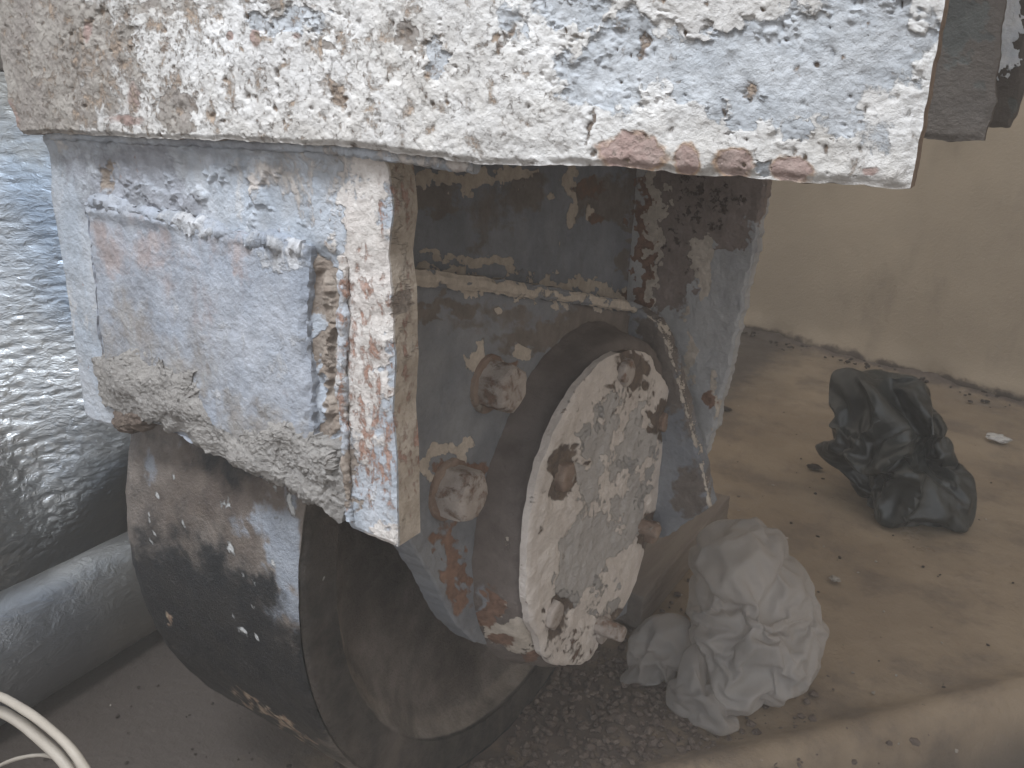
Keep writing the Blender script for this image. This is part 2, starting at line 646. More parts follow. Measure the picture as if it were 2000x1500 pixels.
t = NT('stained_plaster_wall')
c = t.mix(t.step(t.noise(1.1, 6, .6), .3, .7), (.31, .25, .185), (.40, .325, .24))
c = t.mix(t.math('MULTIPLY', t.step(t.noise(3.5, 8, .7, t.vec((1, 1, .5))), .5, .7), .4), c, (.18, .145, .11))
c = t.mix(t.math('MULTIPLY', t.step(t.noise(14, 6, .6), .68, .8), .4), c, (.1, .07, .06))
c = t.mix(t.step(t.math('ADD', t.attr('dirt'), t.math('MULTIPLY', t.math('SUBTRACT', t.noise(9, 9, .7), .5), 1.1)), .45, .7), c, (.085, .065, .052))
bb = t.bump(t.noise(3, 3, .5), .012)
bb = t.bump(t.noise(90, 6, .6), .002, 1, bb)
m_wall = t.done(c, .85, bb, spec=.2)


def foil(name, wr, tint, tint2, rough=.3, metal=.75, bs=1.0, dust=.0):  # dust: strength of the painted warm grey reflection on the upper folds
    t = NT(name)
    v = t.vec((.8, .8, 1.7), (0, 0, 0), (.5, .2, .3))
    n1 = t.noise(wr, 4, .6, v, .6)
    rid = t.math('ABSOLUTE', t.math('SUBTRACT', n1, .5))
    b = t.bump(rid, .02, bs)
    b = t.bump(t.noise(wr * 3.5, 4, .6, v, .6), .0016, bs, b)
    c = t.mix(t.step(t.noise(2.0, 4, .5), .35, .65), tint, tint2)
    sp = t.n('SeparateXYZ')
    t.t.links.new(t.pos, sp.inputs[0])
    # painted reflection: upper folds turn warm grey, lower ones keep the blue
    du = t.step(t.math('ADD', sp.outputs[2], t.math('MULTIPLY', t.noise(5, 6, .65), .6)), 1.0, 1.35)
    du = t.math('MULTIPLY', du, dust)
    c = t.mix(du, c, (.46, .445, .40))
    return t.done(c, t.math('ADD', t.math('MULTIPLY', t.noise(6, 5, .6), .12), rough), b, metal=t.math('SUBTRACT', metal, t.math('MULTIPLY', du, .6)))


m_foil = foil('crinkled_aluminium_foil', 44, (.32, .42, .56), (.56, .58, .60), .24, .92, .32, .8)  # blue tint paints in a reflection the surroundings lack
m_roll = foil('foil_tape_roll', 26, (.25, .26, .28), (.36, .345, .325), .38, .9, .25)

t = NT('cream_cable_sheath')
m_cord = t.done(t.mix(t.noise(30, 5, .6), (.36, .32, .27), (.50, .45, .39)), .5, t.bump(t.noise(150, 4, .6), .0006))
t = NT('black_green_polythene')
cc = t.mix(t.step(t.noise(9, 5, .6), .4, .6), (.013, .014, .013), (.026, .029, .028))
m_black = t.done(cc, .34, t.bump(t.noise(40, 4, .5, None, 1.2), .002, .6), spec=.5)
t = NT('dusty_white_polythene')
cc = t.mix(t.step(t.noise(8, 5, .6), .3, .7), (.40, .375, .355), (.50, .465, .44))
m_white = t.done(cc, .55, t.bump(t.noise(45, 4, .5, None, 1.2), .002, .5), spec=.35)
m_white.node_tree.nodes['Principled BSDF'].inputs['Subsurface Weight'].default_value = .5
m_white.node_tree.nodes['Principled BSDF'].inputs['Alpha'].default_value = .5
m_white.node_tree.nodes['Principled BSDF'].inputs['Subsurface Radius'].default_value = (.02, .02, .02)
m_clear = m_white.copy()
m_clear.name = 'grey_translucent_polythene'
m_clear.node_tree.nodes['Principled BSDF'].inputs['Alpha'].default_value = .34
t = NT('pale_timber')
vw = t.vec((9, 1, 9))
m_timber = t.done(t.mix(t.step(t.noise(6, 6, .6, vw), .35, .65), (.19, .155, .135), (.23, .195, .165)), .8, t.bump(t.noise(20, 6, .6, vw), .003))

# ---------------------------------------------------------------- the setting


def sheet(name, fx, nu, nv, mat, fields=None, kind='structure', label=None):
    S, T_ = np.meshgrid(np.linspace(0, 1, nu), np.linspace(0, 1, nv))
    V = fx(S.ravel(), T_.ravel())
    idx = np.arange(nu * nv).reshape(nv, nu)
    q = np.stack([idx[:-1, :-1], idx[:-1, 1:], idx[1:, 1:], idx[1:, :-1]], -1).reshape(-1, 4).tolist()
    px = proj(V)
    fl = {k: f_(V, px) for k, f_ in (fields or {}).items()}
    o = link(name, V, q, mat, None, fl)
    if kind:
        o['kind'] = kind
    return o


W0 = at((1440, 640), ('Z', 0))
W1 = at((2000, 790), ('Z', 0))
wd = unit(W1 - W0)
wn_ = np.array([wd[1], -wd[0], 0])          # towards the camera


def wall_dist(V):
    return (V - W0) @ wn_


def floor_f(s, t_):
    x, y = -6 + 9 * s, -2.5 + 7.5 * t_
    V = np.stack([x, y, 0 * x], 1)
    V[:, 2] = .004 * fbm(V, 1.5, 3)
    # the slab's rounded edge in front on the right: beyond it the ground drops a little
    e0, e1 = at((1380, 1500), ('Z', 0)), at((2000, 1345), ('Z', 0))
    d = unit(e1 - e0)
    nn = np.array([d[1], -d[0], 0])
    ds = (V - e0) @ nn
    V[:, 2] += .022 * np.exp(-(ds / .03) ** 2) - .10 * sstep(.02, .10, ds) * sstep(-.75, -.35, x)
    # dust swept up against the wall
    V[:, 2] += .02 * np.exp(-(wall_dist(V) / .06) ** 2) * (1 + fbm(V, 8, 3))
    return V


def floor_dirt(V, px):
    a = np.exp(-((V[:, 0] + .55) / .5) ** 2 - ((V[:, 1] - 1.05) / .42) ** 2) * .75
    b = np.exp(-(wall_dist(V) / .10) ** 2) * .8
    c_ = .8 * sstep(-.6, -.95, V[:, 0])  # darker towards the left
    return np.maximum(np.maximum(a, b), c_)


def floor_ledge_shade(V, px):  # mask of the beam's shade painted past the ledge
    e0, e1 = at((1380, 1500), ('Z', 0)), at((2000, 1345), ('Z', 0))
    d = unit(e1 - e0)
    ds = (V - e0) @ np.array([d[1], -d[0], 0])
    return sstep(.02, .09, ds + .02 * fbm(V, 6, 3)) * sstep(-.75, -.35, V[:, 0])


sheet('floor', floor_f, 500, 420, m_floor, {'dirt': floor_dirt, 'soil': floor_ledge_shade,  # 'soil' carries the painted shade past the ledge
                                              'left_dark': lambda V, px: sstep(-.62, -.95, V[:, 0] + .08 * fbm(V, 5, 3))})


def wall_f(s, t_):
    base = W0 + 0 * s[:, None] + wd[None] * (-5 + 9 * s)[:, None]
    V = base + np.array([0, 0, 1.])[None] * (-.08 + 3.4 * t_)[:, None]
    V += wn_ * (.012 * fbm(V, 1.3, 3) + .03 * np.exp(-((V[:, 2]) / .08) ** 2) * (.6 + .8 * fbm(V, 5, 3)))[:, None]
    return V


sheet('wall', wall_f, 260, 160, m_wall, {'dirt': lambda V, px: np.maximum(.75 * np.exp(-(V[:, 2] / .07) ** 2), 0)})

# ---------------------------------------------------------------- foil behind on the left
A0 = np.array([-2.0, .10])
A1 = np.array([-.95, 1.62])
B0 = np.array([-1.24, .22])
B1 = np.array([-1.86, 1.30])


def foil_f(s, t_):
    up_ = A0[None] + (A1 - A0)[None] * s[:, None]
    lo_ = B0[None] + (B1 - B0)[None] * s[:, None]
    k = sstep(0, .42, t_)[:, None]
    xy = lo_ * (1 - k) + up_ * k
    n = unit([-(A1 - A0)[1], (A1 - A0)[0]])
    V = np.stack([xy[:, 0], xy[:, 1], 1.75 * t_], 1)
    # sags into soft sloping folds
    ph = V[:, 2] * 9 + s * 3.0
    bul = .012 * np.sin(ph * 1.7) * sstep(.35, .6, t_) + .05 * np.sin(s * 11 + .8) + .012 * fbm(V, 3, 3)
    kr = .0022 * ridged(V * np.array([.8, .8, 2.6]), 26, 3)
    V[:, :2] -= n[None] * (bul + kr)[:, None]
    return V


foil_sheet = sheet('foil_sheet', foil_f, 420, 420, m_foil, kind=None)
sm = foil_sheet.modifiers.new('thickness', 'SOLIDIFY')
sm.thickness = .002
tag(foil_sheet, 'tall crinkled silver foil insulation sheet hanging at the left behind the steel bracket', 'foil sheet')

roll = empty('foil_roll', (-1.33, .8, 0))
tag(roll, 'round silver foil roll lying on the floor at the bottom left below the hanging foil', 'foil roll')


def roll_axis(t_):
    return np.array([-1.30 - .05 * t_, .15 + .86 * t_, .105])


tube('foil_wrap', [roll_axis(0), roll_axis(.33), roll_axis(.66), roll_axis(1)], .10, m_roll, roll, 72, 160, .0014, 7)

# ---------------------------------------------------------------- the machine
mach = empty('crane_carriage', (-.6, .9, 0))
tag(mach, 'big rusty steel wheel carriage with flaking white and blue paint standing on the floor', 'wheel carriage')

# -- beam plate
random.seed(4)
blue_l = [(1180, 150, 110, 70, .95), (1400, 120, 130, 70, 1), (1560, 150, 170, 110, 1.0), (1700, 100, 120, 130, .95), (1330, 180, 26, 20, 1.3),
          (1395, 210, 20, 26, 1.3), (1445, 238, 30, 20, 1.3), (1560, 250, 36, 22, 1.3), (1500, 215, 40, 22, 1.1), (1240, 100, 90, 80, .8),
          (1640, 240, 60, 40, .9), (850, 110, 24, 34, 1.2), (1490, 330, 14, 16, 1.2), (560, 40, 90, 30, .85), (200, 60, 60, 40, .8), (1120, 20, 80, 40, .7),
          (1720, 260, 60, 60, .6), (1000, 40, 60, 40, .55)]
grey_l = [(70, 120, 190, 210, .9), (500, -20, 300, 50, .45), (200, 200, 80, 60, .6), (60, 150, 90, 110, .95), (110, 215, 130, 60, .95), (345, 220, 34, 44, 1.2), (30, 60, 80, 60, .8), (200, 45, 24, 22, 1.1), (240, 150, 60, 70, .65),
          (130, 100, 60, 60, .75), (330, 10, 80, 20, .7), (640, 90, 14, 12, .9), (795, 75, 22, 26, 1.0)]
rust_l = [(1238, 298, 62, 36, 1.0), (1340, 314, 24, 30, 1.0), (1437, 318, 38, 27, 1.0), (1545, 332, 44, 27, .95), (500, 75, 12, 18, .8), (450, 70, 8, 12, .8),
          (170, 60, 12, 30, .7), (260, 190, 14, 40, .6), (245, 235, 40, 14, .65), (1700, 335, 20, 10, .7), (580, 70, 12, 8, .6), (975, 90, 10, 40, .5),
          (1255, 90, 10, 30, .6), (20, 230, 20, 40, .7)]
spot_l = [(620, 130, 480, 260, .32), (250, 130, 260, 200, .42), (900, 250, 300, 80, .2), (660, 190, 12, 26, 1.0), (350, 215, 10, 10, .6), (980, 80, 8, 45, .7, 15), (1255, 88, 9, 32, .9, 10), (1155, 245, 6, 34, .9, 15),
          (790, 70, 16, 20, .6), (430, 30, 9, 14, .6), (240, 30, 12, 16, .6), (640, 60, 10, 12, .7), (1460, 180, 14, 16, .8), (700, 45, 6, 8, .7)]
for _ in range(210):
    spot_l.append((120 + 1660 * random.random() ** 1.3, random.uniform(-60, 340), random.uniform(2, 5), random.uniform(3, 9), random.uniform(.4, .9)))


def slab_d(P, px):
    d = .0007 * ridged(P * np.array([1, 1, .7]), 55, 4, 2) - .0007
    d += .0007 * sstep(.1, .35, fbm(P, 24, 5, .65, 5)) * (1 - sstep(1500, 1700, px[:, 0]) * .5)
    d -= .0025 * blobs(px, [s_ for s_ in spot_l if s_[4] > .45])
    d -= .0018 * sstep(.45, .6, blobs(px, blue_l) + .35 * fbm(P, 30, 4))
    d += .004 * np.exp(-((px[:, 1] - 300) / 20) ** 2) * fbm(P, 9, 2, .5, 8)
    return d


plate('beam_plate',
      [(-60, -380), (600, -400), (1300, -390), (1925, -380)],
      [(1925, -380), (1885, -180), (1862, -60), (1845, 0), (1832, 70), (1818, 140), (1805, 205), (1796, 270), (1784, 330), (1775, 370)],
      [(40, 262), (90, 259), (200, 266), (330, 271), (450, 275), (600, 283), (700, 290), (800, 303), (880, 314), (950, 323), (1020, 324), (1100, 326), (1180, 325),
       (1240, 328), (1285, 334), (1330, 343), (1385, 346), (1440, 343), (1500, 350), (1600, 359), (1700, 366), (1775, 370)],
      [(-60, -380), (-30, -100), (-8, 60), (0, 130), (8, 165), (10, 200), (25, 228), (30, 248), (40, 262)],
      ('Y', .48), .022, 760, 300, m_slab, mach, ((12, .0006), (60, .0004), (150, .0005)), .0013, .003,
      {'blue': lambda P, px: blobs(px, blue_l, .7), 'grey': grey_l, 'rust': lambda P, px: blobs(px, rust_l, .35), 'halo': lambda P, px: blobs(px, [(a_[0], a_[1], a_[2] * 1.08, a_[3] * 1.12, a_[4]) for a_ in rust_l[:4]], .35), 'spot': spot_l}, slab_d, 1.0)
# unseen beam flange and top behind the plate, added to keep that space dark
def bar(name, mn, mx, mat, parent, cut=10, seed=0.0, amp=.0015, fields=None):
    mn, mx = np.array(mn, float), np.array(mx, float)
    bm = bmesh.new()
    bmesh.ops.create_cube(bm, size=1)
    for v in bm.verts:
        v.co = Vector(mn + (np.array(v.co) + .5) * (mx - mn))
    bmesh.ops.bevel(bm, geom=bm.edges[:], offset=min(.004, .2 * (mx - mn).min()), segments=2, affect='EDGES', profile=.5)
    bmesh.ops.subdivide_edges(bm, edges=[e for e in bm.edges if e.calc_length() > .03], cuts=cut, use_grid_fill=True)
    V = np.array([v.co[:] for v in bm.verts])
    V += np.stack([amp * fbm(V, 25, 4, .6, seed + k) for k in range(3)], 1)
    faces = [[v.index for v in f.verts] for f in bm.faces]
    bm.free()
    px = proj(V)
    fl = {k: (blobs(px, f_) if isinstance(f_, list) else f_(V, px)) for k, f_ in (fields or {}).items()}
    return link(name, V, faces, mat, parent, fl)


bar('added_beam_flange', (-1.05, .503, EYE + .02), (-.20, 1.55, EYE + .05), m_endpl, mach, 6, 2)
bar('added_beam_top', (-1.3, .503, EYE + .30), (.1, 1.9, EYE + .34), m_endpl, mach, 6, 2)

# end plates of the beam seen past its right edge
plate('end_plate', [(1760, -380), (2030, -380)], [(2030, -380), (1990, -150), (1962, 0), (1955, 60), (1952, 110), (1945, 150), (1943, 200), (1930, 240), (1920, 274)],
      [(1740, 270), (1800, 272), (1860, 276), (1920, 275)], [(1760, -380), (1740, 270)], ('Y', .68), .02, 60, 160, m_endpl, mach, ((20, .0006), (70, .0006)),
      .0014, .002, {'dark': [(1875, 50, 50, 60, 1.0), (1895, 30, 40, 30, .9), (1915, 170, 16, 20, .6), (1850, 130, 12, 14, .6)], 'white': [(0, 0, 1, 1, 0)]}, seed=3)
plate('end_plate', [(1900, -380), (2140, -380)], [(2140, -380), (2050, -100), (2022, 0), (2004, 100), (2000, 170), (1990, 205), (1975, 250)],
      [(1880, 246), (1930, 250), (1975, 252)], [(1900, -380), (1880, 246)], ('Y', .86), .02, 60, 160, m_endpl, mach, ((20, .0006), (70, .0006)),
      .0016, .002, {'white': [(1968, 20, 34, 70, 1.3), (1960, 90, 20, 50, 1.3, 10), (1975, 60, 18, 60, 1.2)], 'dark': [(1980, 210, 14, 20, .8)]}, seed=4)

# -- front mounting plate
gx = lambda y: 632 + (y - 480) * .035


def front_d(P, px):
    u, v = px[:, 0], px[:, 1]
    inr = sstep(470, 520, v) * (1 - sstep(1005, 1060, v))
    g = np.exp(-((u - gx(v)) / 30) ** 4) * inr
    d = -.007 * g
    d += .004 * sstep(668, 690, u)                                    # proud flat bar on the right
    d += .003 * fbm(P, 18, 4, .6, 2) * sstep(.0, .3, fbm(P, 5, 2, .5, 11))
    # weld dribbles in the groove
    d += .007 * blobs(px, [(633, 570, 8, 22, 1), (640, 655, 6, 40, 1), (630, 735, 7, 50, .8), (612, 520, 16, 14, .8), (633, 800, 12, 14, 1), (650, 850, 10, 40, .7)])
    d -= .004 * blobs(px, [(633, 797, 5, 5, 1), (208, 345, 14, 20, 1.2)])
    d += .005 * np.exp(-((v - (268 + .05 * u)) / 12) ** 2) * (1 + .5 * fbm(P, 40, 3))
    d += .0035 * sstep(.15, .5, fbm(P, 30, 4, .6, 17)) * (1 - sstep(430, 480, v)) * sstep(120, 300, u) * (1 - sstep(500, 700, u))
    return d


plate('mounting_plate', [(86, 240), (400, 255), (756, 286)],
      [(756, 286), (764, 350), (769, 420), (762, 500), (769, 570), (773, 700), (771, 800), (777, 900), (779, 1000), (781, 1066)],
      [(165, 808), (182, 824), (215, 832), (260, 822), (330, 834), (400, 872), (500, 925), (590, 962), (650, 1006), (690, 1028), (730, 1045), (781, 1066)],
      [(86, 240), (96, 330), (100, 400), (118, 500), (133, 600), (150, 720), (160, 780), (165, 808)],
      ('Y', .503), .03, 360, 380, m_plate, mach, ((30, .0008), (110, .0005)), .0008, .002,
      {'white': [(720, 560, 60, 320, .9), (740, 350, 50, 70, .95), (700, 420, 40, 80, .7), (560, 330, 70, 70, .5), (390, 480, 40, 20, .5), (740, 1040, 40, 20, .8), (600, 380, 60, 80, .45),
],
       'rust': [(715, 600, 45, 130, .42), (730, 880, 50, 120, .55), (720, 740, 40, 120, .5), (750, 420, 8, 60, .45), (690, 600, 14, 140, .35), (800, 640, 30, 130, .45), (800, 800, 40, 300, .36),
                (800, 900, 30, 60, .6), (800, 400, 30, 80, .5)],
       'brown': [(632, 560, 34, 60, 1.1), (640, 680, 30, 100, 1.0), (650, 800, 30, 90, 1.0), (655, 930, 34, 90, 1.1), (790, 602, 16, 24, 1.0), (208, 345, 16, 30, .8), (660, 990, 34, 30, 1.0)],
       'grey': [(250, 330, 130, 60, .65), (430, 300, 60, 40, .5), (130, 700, 30, 120, .6), (300, 400, 120, 30, .6)]},
      front_d, 5, 22, .3)

# -- raised cover panel
plate('cover_panel', [(160, 400), (205, 392), (300, 412), (400, 438), (500, 462), (560, 468), (603, 480)],
      [(603, 480), (600, 530), (596, 600), (600, 700), (605, 800), (612, 880), (596, 962)],
      [(215, 800), (300, 826), (400, 880), (500, 932), (596, 962)],
      [(160, 400), (172, 480), (180, 560), (186, 640), (200, 720), (215, 800)],
      ('Y', .4965), .012, 260, 240, m_panel, mach, ((22, .0009), (90, .0006)), .003, .005,
      {'rust': [(250, 480, 100, 50, .5), (420, 490, 80, 40, .45), (350, 600, 60, 100, .3)], 'white': [(540, 500, 60, 30, .7), (400, 700, 120, 100, .3), (480, 800, 80, 40, .5), (520, 700, 70, 90, .35)],
       'brown': [(300, 790, 60, 50, .8), (500, 920, 100, 40, .8), (290, 700, 130, 90, .62), (470, 850, 150, 60, .66), (220, 620, 40, 90, .45)]},
      lambda P, px: .003 * np.exp(-((px[:, 1] - (405 + .17 * (px[:, 0] - 160))) / 14) ** 2), 6)
# weld bead and mortar along the panel's top edge
wp = [(175, 404), (200, 397), (260, 409), (330, 425), (400, 445), (470, 465), (540, 475), (596, 484)]
tube('weld_bead', [at(p, ('Y', .502)) for p in wp], .0085, m_panel, mach, 14, 260, .005, 70, 3,
     {'white': [(420, 450, 160, 60, .6), (560, 490, 60, 40, .8)], 'rust': [(600, 490, 20, 20, .9)]}, lambda t_: .7 + .4 * math.sin(t_ * 9) ** 2)
tube('weld_bead', [at(p, ('Y', .495)) for p in [(100, 262), (250, 268), (450, 277), (650, 289), (800, 308), (930, 326)]], .0055, m_plate, mach, 10, 200, .002, 90, 5,
     {'grey': [(400, 280, 300, 40, .5)], 'white': [(800, 300, 200, 40, .6)]})
tube('weld_bead', [at(p, ('Y', .497)) for p in [(668, 500), (672, 620), (668, 740), (674, 860), (680, 960), (684, 1015)]], .0045, m_plate, mach, 10, 200, .003, 60, 7,
     {'white': [(670, 600, 30, 200, .7)], 'rust': [(670, 700, 30, 300, .5)], 'brown': [(672, 930, 30, 60, .8)]})


# -- dried mortar crusts hanging on the plate
def crust(poly, y0, hgt, nu, nv, seed, mat=m_mortar, name='mortar_crust'):
    poly = np.array(poly, float)
    c0 = poly.mean(0)
    n = 260
    ring = resample(np.vstack([poly, poly[:1]]), n + 1)[:-1]
    r3 = np.concatenate([ring, np.zeros((n, 1))], 1)
    ring = ring + np.stack([9 * fbm(r3, 1 / 30, 4, .7, seed), 9 * fbm(r3, 1 / 30, 4, .7, seed + 5)], 1)
    V, faces = [], []
    K = nu
    for k in range(K + 1):
        s = k / K
        pts = c0 + (ring - c0) * s
        P = np.array([at(p, ('Y', y0)) for p in pts])
        prof = 1 - s ** 4.0
        P[:, 1] -= hgt * prof * (.55 + .6 * fbm(P, 14, 3, .5, seed)) + .0006 * ridged(P, 80, 4, seed) * min(1, (1 - s) * 8) + .0014 * fbm(P, 200, 3, .6, seed)
        P[:, 0] += .003 * fbm(P, 40, 4, .6, seed + 2)
        P[:, 2] += .003 * fbm(P, 40, 4, .6, seed + 4)
        V.append(P)
    for k in range(K):
        for i in range(n):
            j = (i + 1) % n
            faces.append([k * n + i, k * n + j, (k + 1) * n + j, (k + 1) * n + i])
    back = V[-1] + np.array([0, hgt * .3 + .008, 0])
    V.append(back)
    for i in range(n):
        j = (i + 1) % n
        faces.append([K * n + i, K * n + j, (K + 1) * n + j, (K + 1) * n + i])
    faces.append([(K + 1) * n + i for i in range(n)][::-1])
    return link(name, np.concatenate(V), faces, mat, mach, None, True, 80)


crust([(178, 706), (215, 690), (262, 672), (280, 642), (292, 660), (318, 700), (345, 728), (388, 712), (392, 760), (404, 800), (430, 838), (470, 860), (520, 890), (560, 920), (590, 950),
       (560, 950), (480, 920), (400, 876), (330, 838), (292, 820), (262, 826), (232, 820), (205, 790), (188, 745)], .4985, .016, 90, 0, 1)
crust([(400, 838), (440, 822), (500, 838), (540, 812), (580, 826), (615, 850), (640, 868), (676, 880), (684, 930), (680, 985), (664, 1018), (620, 985), (575, 958), (500, 926), (430, 888)],
      .4985, .015, 80, 0, 3)
crust([(590, 905), (615, 872), (648, 880), (660, 905), (650, 940), (615, 948), (592, 930)], .492, .013, 36, 0, 6)
crust([(232, 800), (262, 792), (296, 812), (290, 836), (262, 846), (236, 838), (224, 822)], .50, .010, 30, 0, 9, m_soil)

# -- web plate behind, bearing flange, back plate
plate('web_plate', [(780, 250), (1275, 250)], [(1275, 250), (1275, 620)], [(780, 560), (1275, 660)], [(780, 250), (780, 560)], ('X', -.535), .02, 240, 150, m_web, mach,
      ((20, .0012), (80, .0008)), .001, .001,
      {'cream': [(900, 350, 100, 16, 1.1), (1000, 338, 40, 12, 1.2), (1115, 350, 14, 30, 1.3), (1120, 400, 8, 40, 1.1), (1150, 420, 8, 20, .8), (1075, 385, 6, 8, .9), (960, 515, 60, 12, 1.1, 10),
                 (1130, 560, 80, 14, 1.15, 12), (1200, 580, 40, 12, 1.1, 20), (870, 500, 50, 6, .8, 8), (1255, 470, 6, 120, .8), (860, 530, 60, 14, 1.0)],
       'dark': [(850, 390, 60, 30, .9), (940, 420, 60, 60, .7), (1180, 390, 60, 50, .8), (1020, 380, 60, 40, .7), (1230, 450, 14, 160, .8)],
       'rust': [(1150, 370, 34, 26, .6), (1160, 430, 14, 14, .8), (1250, 420, 10, 160, .9), (1250, 590, 24, 40, .9)]}, None, 7)

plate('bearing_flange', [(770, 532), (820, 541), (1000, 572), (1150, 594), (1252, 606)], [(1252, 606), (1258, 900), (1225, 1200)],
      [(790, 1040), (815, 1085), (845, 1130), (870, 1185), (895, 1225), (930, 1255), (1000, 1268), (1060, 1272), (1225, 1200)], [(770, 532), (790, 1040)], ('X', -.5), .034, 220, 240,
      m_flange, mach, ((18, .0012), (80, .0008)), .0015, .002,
      {'cream': [(935, 705, 16, 34, 1.3), (928, 745, 8, 14, 1.0), (1020, 690, 16, 12, 1.3), (880, 880, 50, 10, 1.3, -12), (835, 910, 12, 30, 1.0), (900, 900, 10, 14, 1.0), (975, 608, 7, 6, 1.1),
                 (1050, 560, 240, 24, .95, 9), (845, 870, 10, 10, .8)],
       'dark': [(880, 605, 80, 20, .95), (1050, 660, 90, 30, .9), (1180, 640, 110, 40, 1.0), (900, 640, 60, 20, .6), (860, 1000, 20, 40, .5), (1000, 620, 60, 20, .7)],
       'rust': [(905, 920, 50, 20, .9), (985, 720, 40, 14, .8), (885, 1110, 24, 80, .9, -10), (850, 1050, 20, 14, .6)]}, None, 8)
# the flaked pale lip along the top of the flange
plate('flange_lip', [(770, 520), (820, 525), (900, 535), (1000, 549), (1100, 566), (1180, 580), (1245, 592), (1275, 606)], [(1275, 606), (1290, 622)],
      [(770, 556), (820, 560), (900, 567), (1000, 578), (1100, 590), (1180, 601), (1245, 612), (1290, 622)], [(770, 520), (770, 556)], ('X', -.49), .018, 240, 30, m_flange, mach,
      ((20, .001), (80, .0008)), .002, .003,
      {'cream': [(880, 548, 150, 30, 1.2, 8), (1020, 568, 60, 16, .75, 8), (1120, 582, 60, 14, .7, 8), (1220, 602, 60, 14, .9, 8), (1270, 612, 30, 14, 1.0)]}, None, 12)
plate('back_plate', [(1215, 240), (1525, 240)], [(1525, 240), (1510, 300), (1500, 350), (1486, 430), (1470, 520), (1448, 610), (1436, 670), (1420, 740), (1404, 800), (1390, 850), (1372, 900), (1358, 935)],
      [(1215, 890), (1358, 935)], [(1215, 240), (1215, 890)], ('Y', 1.232), .03, 150, 260, m_back, mach, ((15, .0015), (60, .001)), .004, .003,
      {'brown': [(1370, 380, 120, 90, 1.2), (1310, 480, 50, 110, 1.0), (1420, 430, 50, 60, .9), (1290, 560, 30, 60, .8)],
       'cream': [(1275, 400, 18, 120, 1.0), (1370, 500, 20, 40, 1.1), (1375, 550, 10, 40, 1.0), (1345, 690, 9, 50, 1.1), (1270, 560, 16, 40, .8), (1395, 770, 10, 60, .8), (1340, 610, 12, 20, .7)],
       'spot': [(1380, 390, 90, 70, .9), (1320, 470, 40, 80, .75)],
       'rust': [(1255, 500, 12, 160, .9), (1385, 780, 14, 20, .9)]}, None, 9)
plate('side_flange', [(1205, 598), (1252, 606)], [(1252, 606), (1285, 632), (1305, 672), (1322, 730), (1340, 800), (1358, 862), (1374, 920), (1388, 990)],
      [(1205, 1060), (1300, 1050), (1388, 990)], [(1205, 598), (1205, 1060)], ('Y', 1.17), .03, 110, 220, m_flange, mach, ((15, .0015), (60, .001)), .003, .003,
      {'cream': lambda P, px: np.zeros(len(px)) + .62 * np.exp(-((px[:, 0] - np.interp(px[:, 1], [606, 632, 672, 730, 800, 862, 920, 990], [1252, 1283, 1303, 1320, 1338, 1356, 1372, 1386])) / 5) ** 2),
       'dark': [(1290, 680, 40, 50, 1.2), (1310, 760, 30, 50, .9), (1345, 800, 20, 60, .8), (1350, 960, 30, 60, .8)], 'rust': [(0, 0, 1, 1, 0)]}, None, 10)

# -- wheel
WC = (1.0, EYE - .53)
wheel = None


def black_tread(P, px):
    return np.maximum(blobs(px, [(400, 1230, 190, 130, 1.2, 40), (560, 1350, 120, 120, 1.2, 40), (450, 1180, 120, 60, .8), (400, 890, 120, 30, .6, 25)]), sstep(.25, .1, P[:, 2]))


specks_ = [(566, 975, 10, 12, 1.4), (572, 1000, 6, 14, 1.3), (470, 1232, 16, 5, 1.6, 20), (500, 1245, 10, 5, 1.2), (360, 1020, 4, 12, 1.4), (440, 985, 12, 16, .9), (450, 1070, 10, 16, 1.2), (290, 1010, 5, 12, 1.3),
          (385, 1020, 3, 6, 1.3), (540, 960, 5, 6, 1.3), (300, 900, 4, 14, .9), (345, 935, 6, 8, 1.1), (475, 1130, 4, 14, 1.2), (495, 1180, 8, 5, 1.2), (350, 1130, 4, 5, 1.1), (535, 1100, 4, 6, 1.1),
          (545, 1015, 6, 8, 1.2), (500, 1100, 5, 7, 1.1), (372, 868, 8, 3, 1.1)]
specks = [(a[0], a[1], a[2] * .75, a[3] * .75, *a[4:]) for a in specks_]
random.seed(9)
for _ in range(40):
    specks.append((random.uniform(290, 570), random.uniform(880, 1300), random.uniform(1, 2.6), random.uniform(1.4, 3.6), random.uniform(.9, 1.3)))
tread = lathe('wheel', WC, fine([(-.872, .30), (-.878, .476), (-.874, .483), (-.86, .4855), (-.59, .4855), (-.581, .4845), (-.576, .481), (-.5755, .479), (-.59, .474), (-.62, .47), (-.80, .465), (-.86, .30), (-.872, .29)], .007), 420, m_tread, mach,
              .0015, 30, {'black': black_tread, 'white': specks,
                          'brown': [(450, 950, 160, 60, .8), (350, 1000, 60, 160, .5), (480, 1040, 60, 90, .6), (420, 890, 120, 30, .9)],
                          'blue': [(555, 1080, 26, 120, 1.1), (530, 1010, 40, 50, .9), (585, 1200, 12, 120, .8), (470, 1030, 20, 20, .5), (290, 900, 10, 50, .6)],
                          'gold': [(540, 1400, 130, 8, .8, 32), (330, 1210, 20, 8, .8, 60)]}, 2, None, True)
wheel = tread
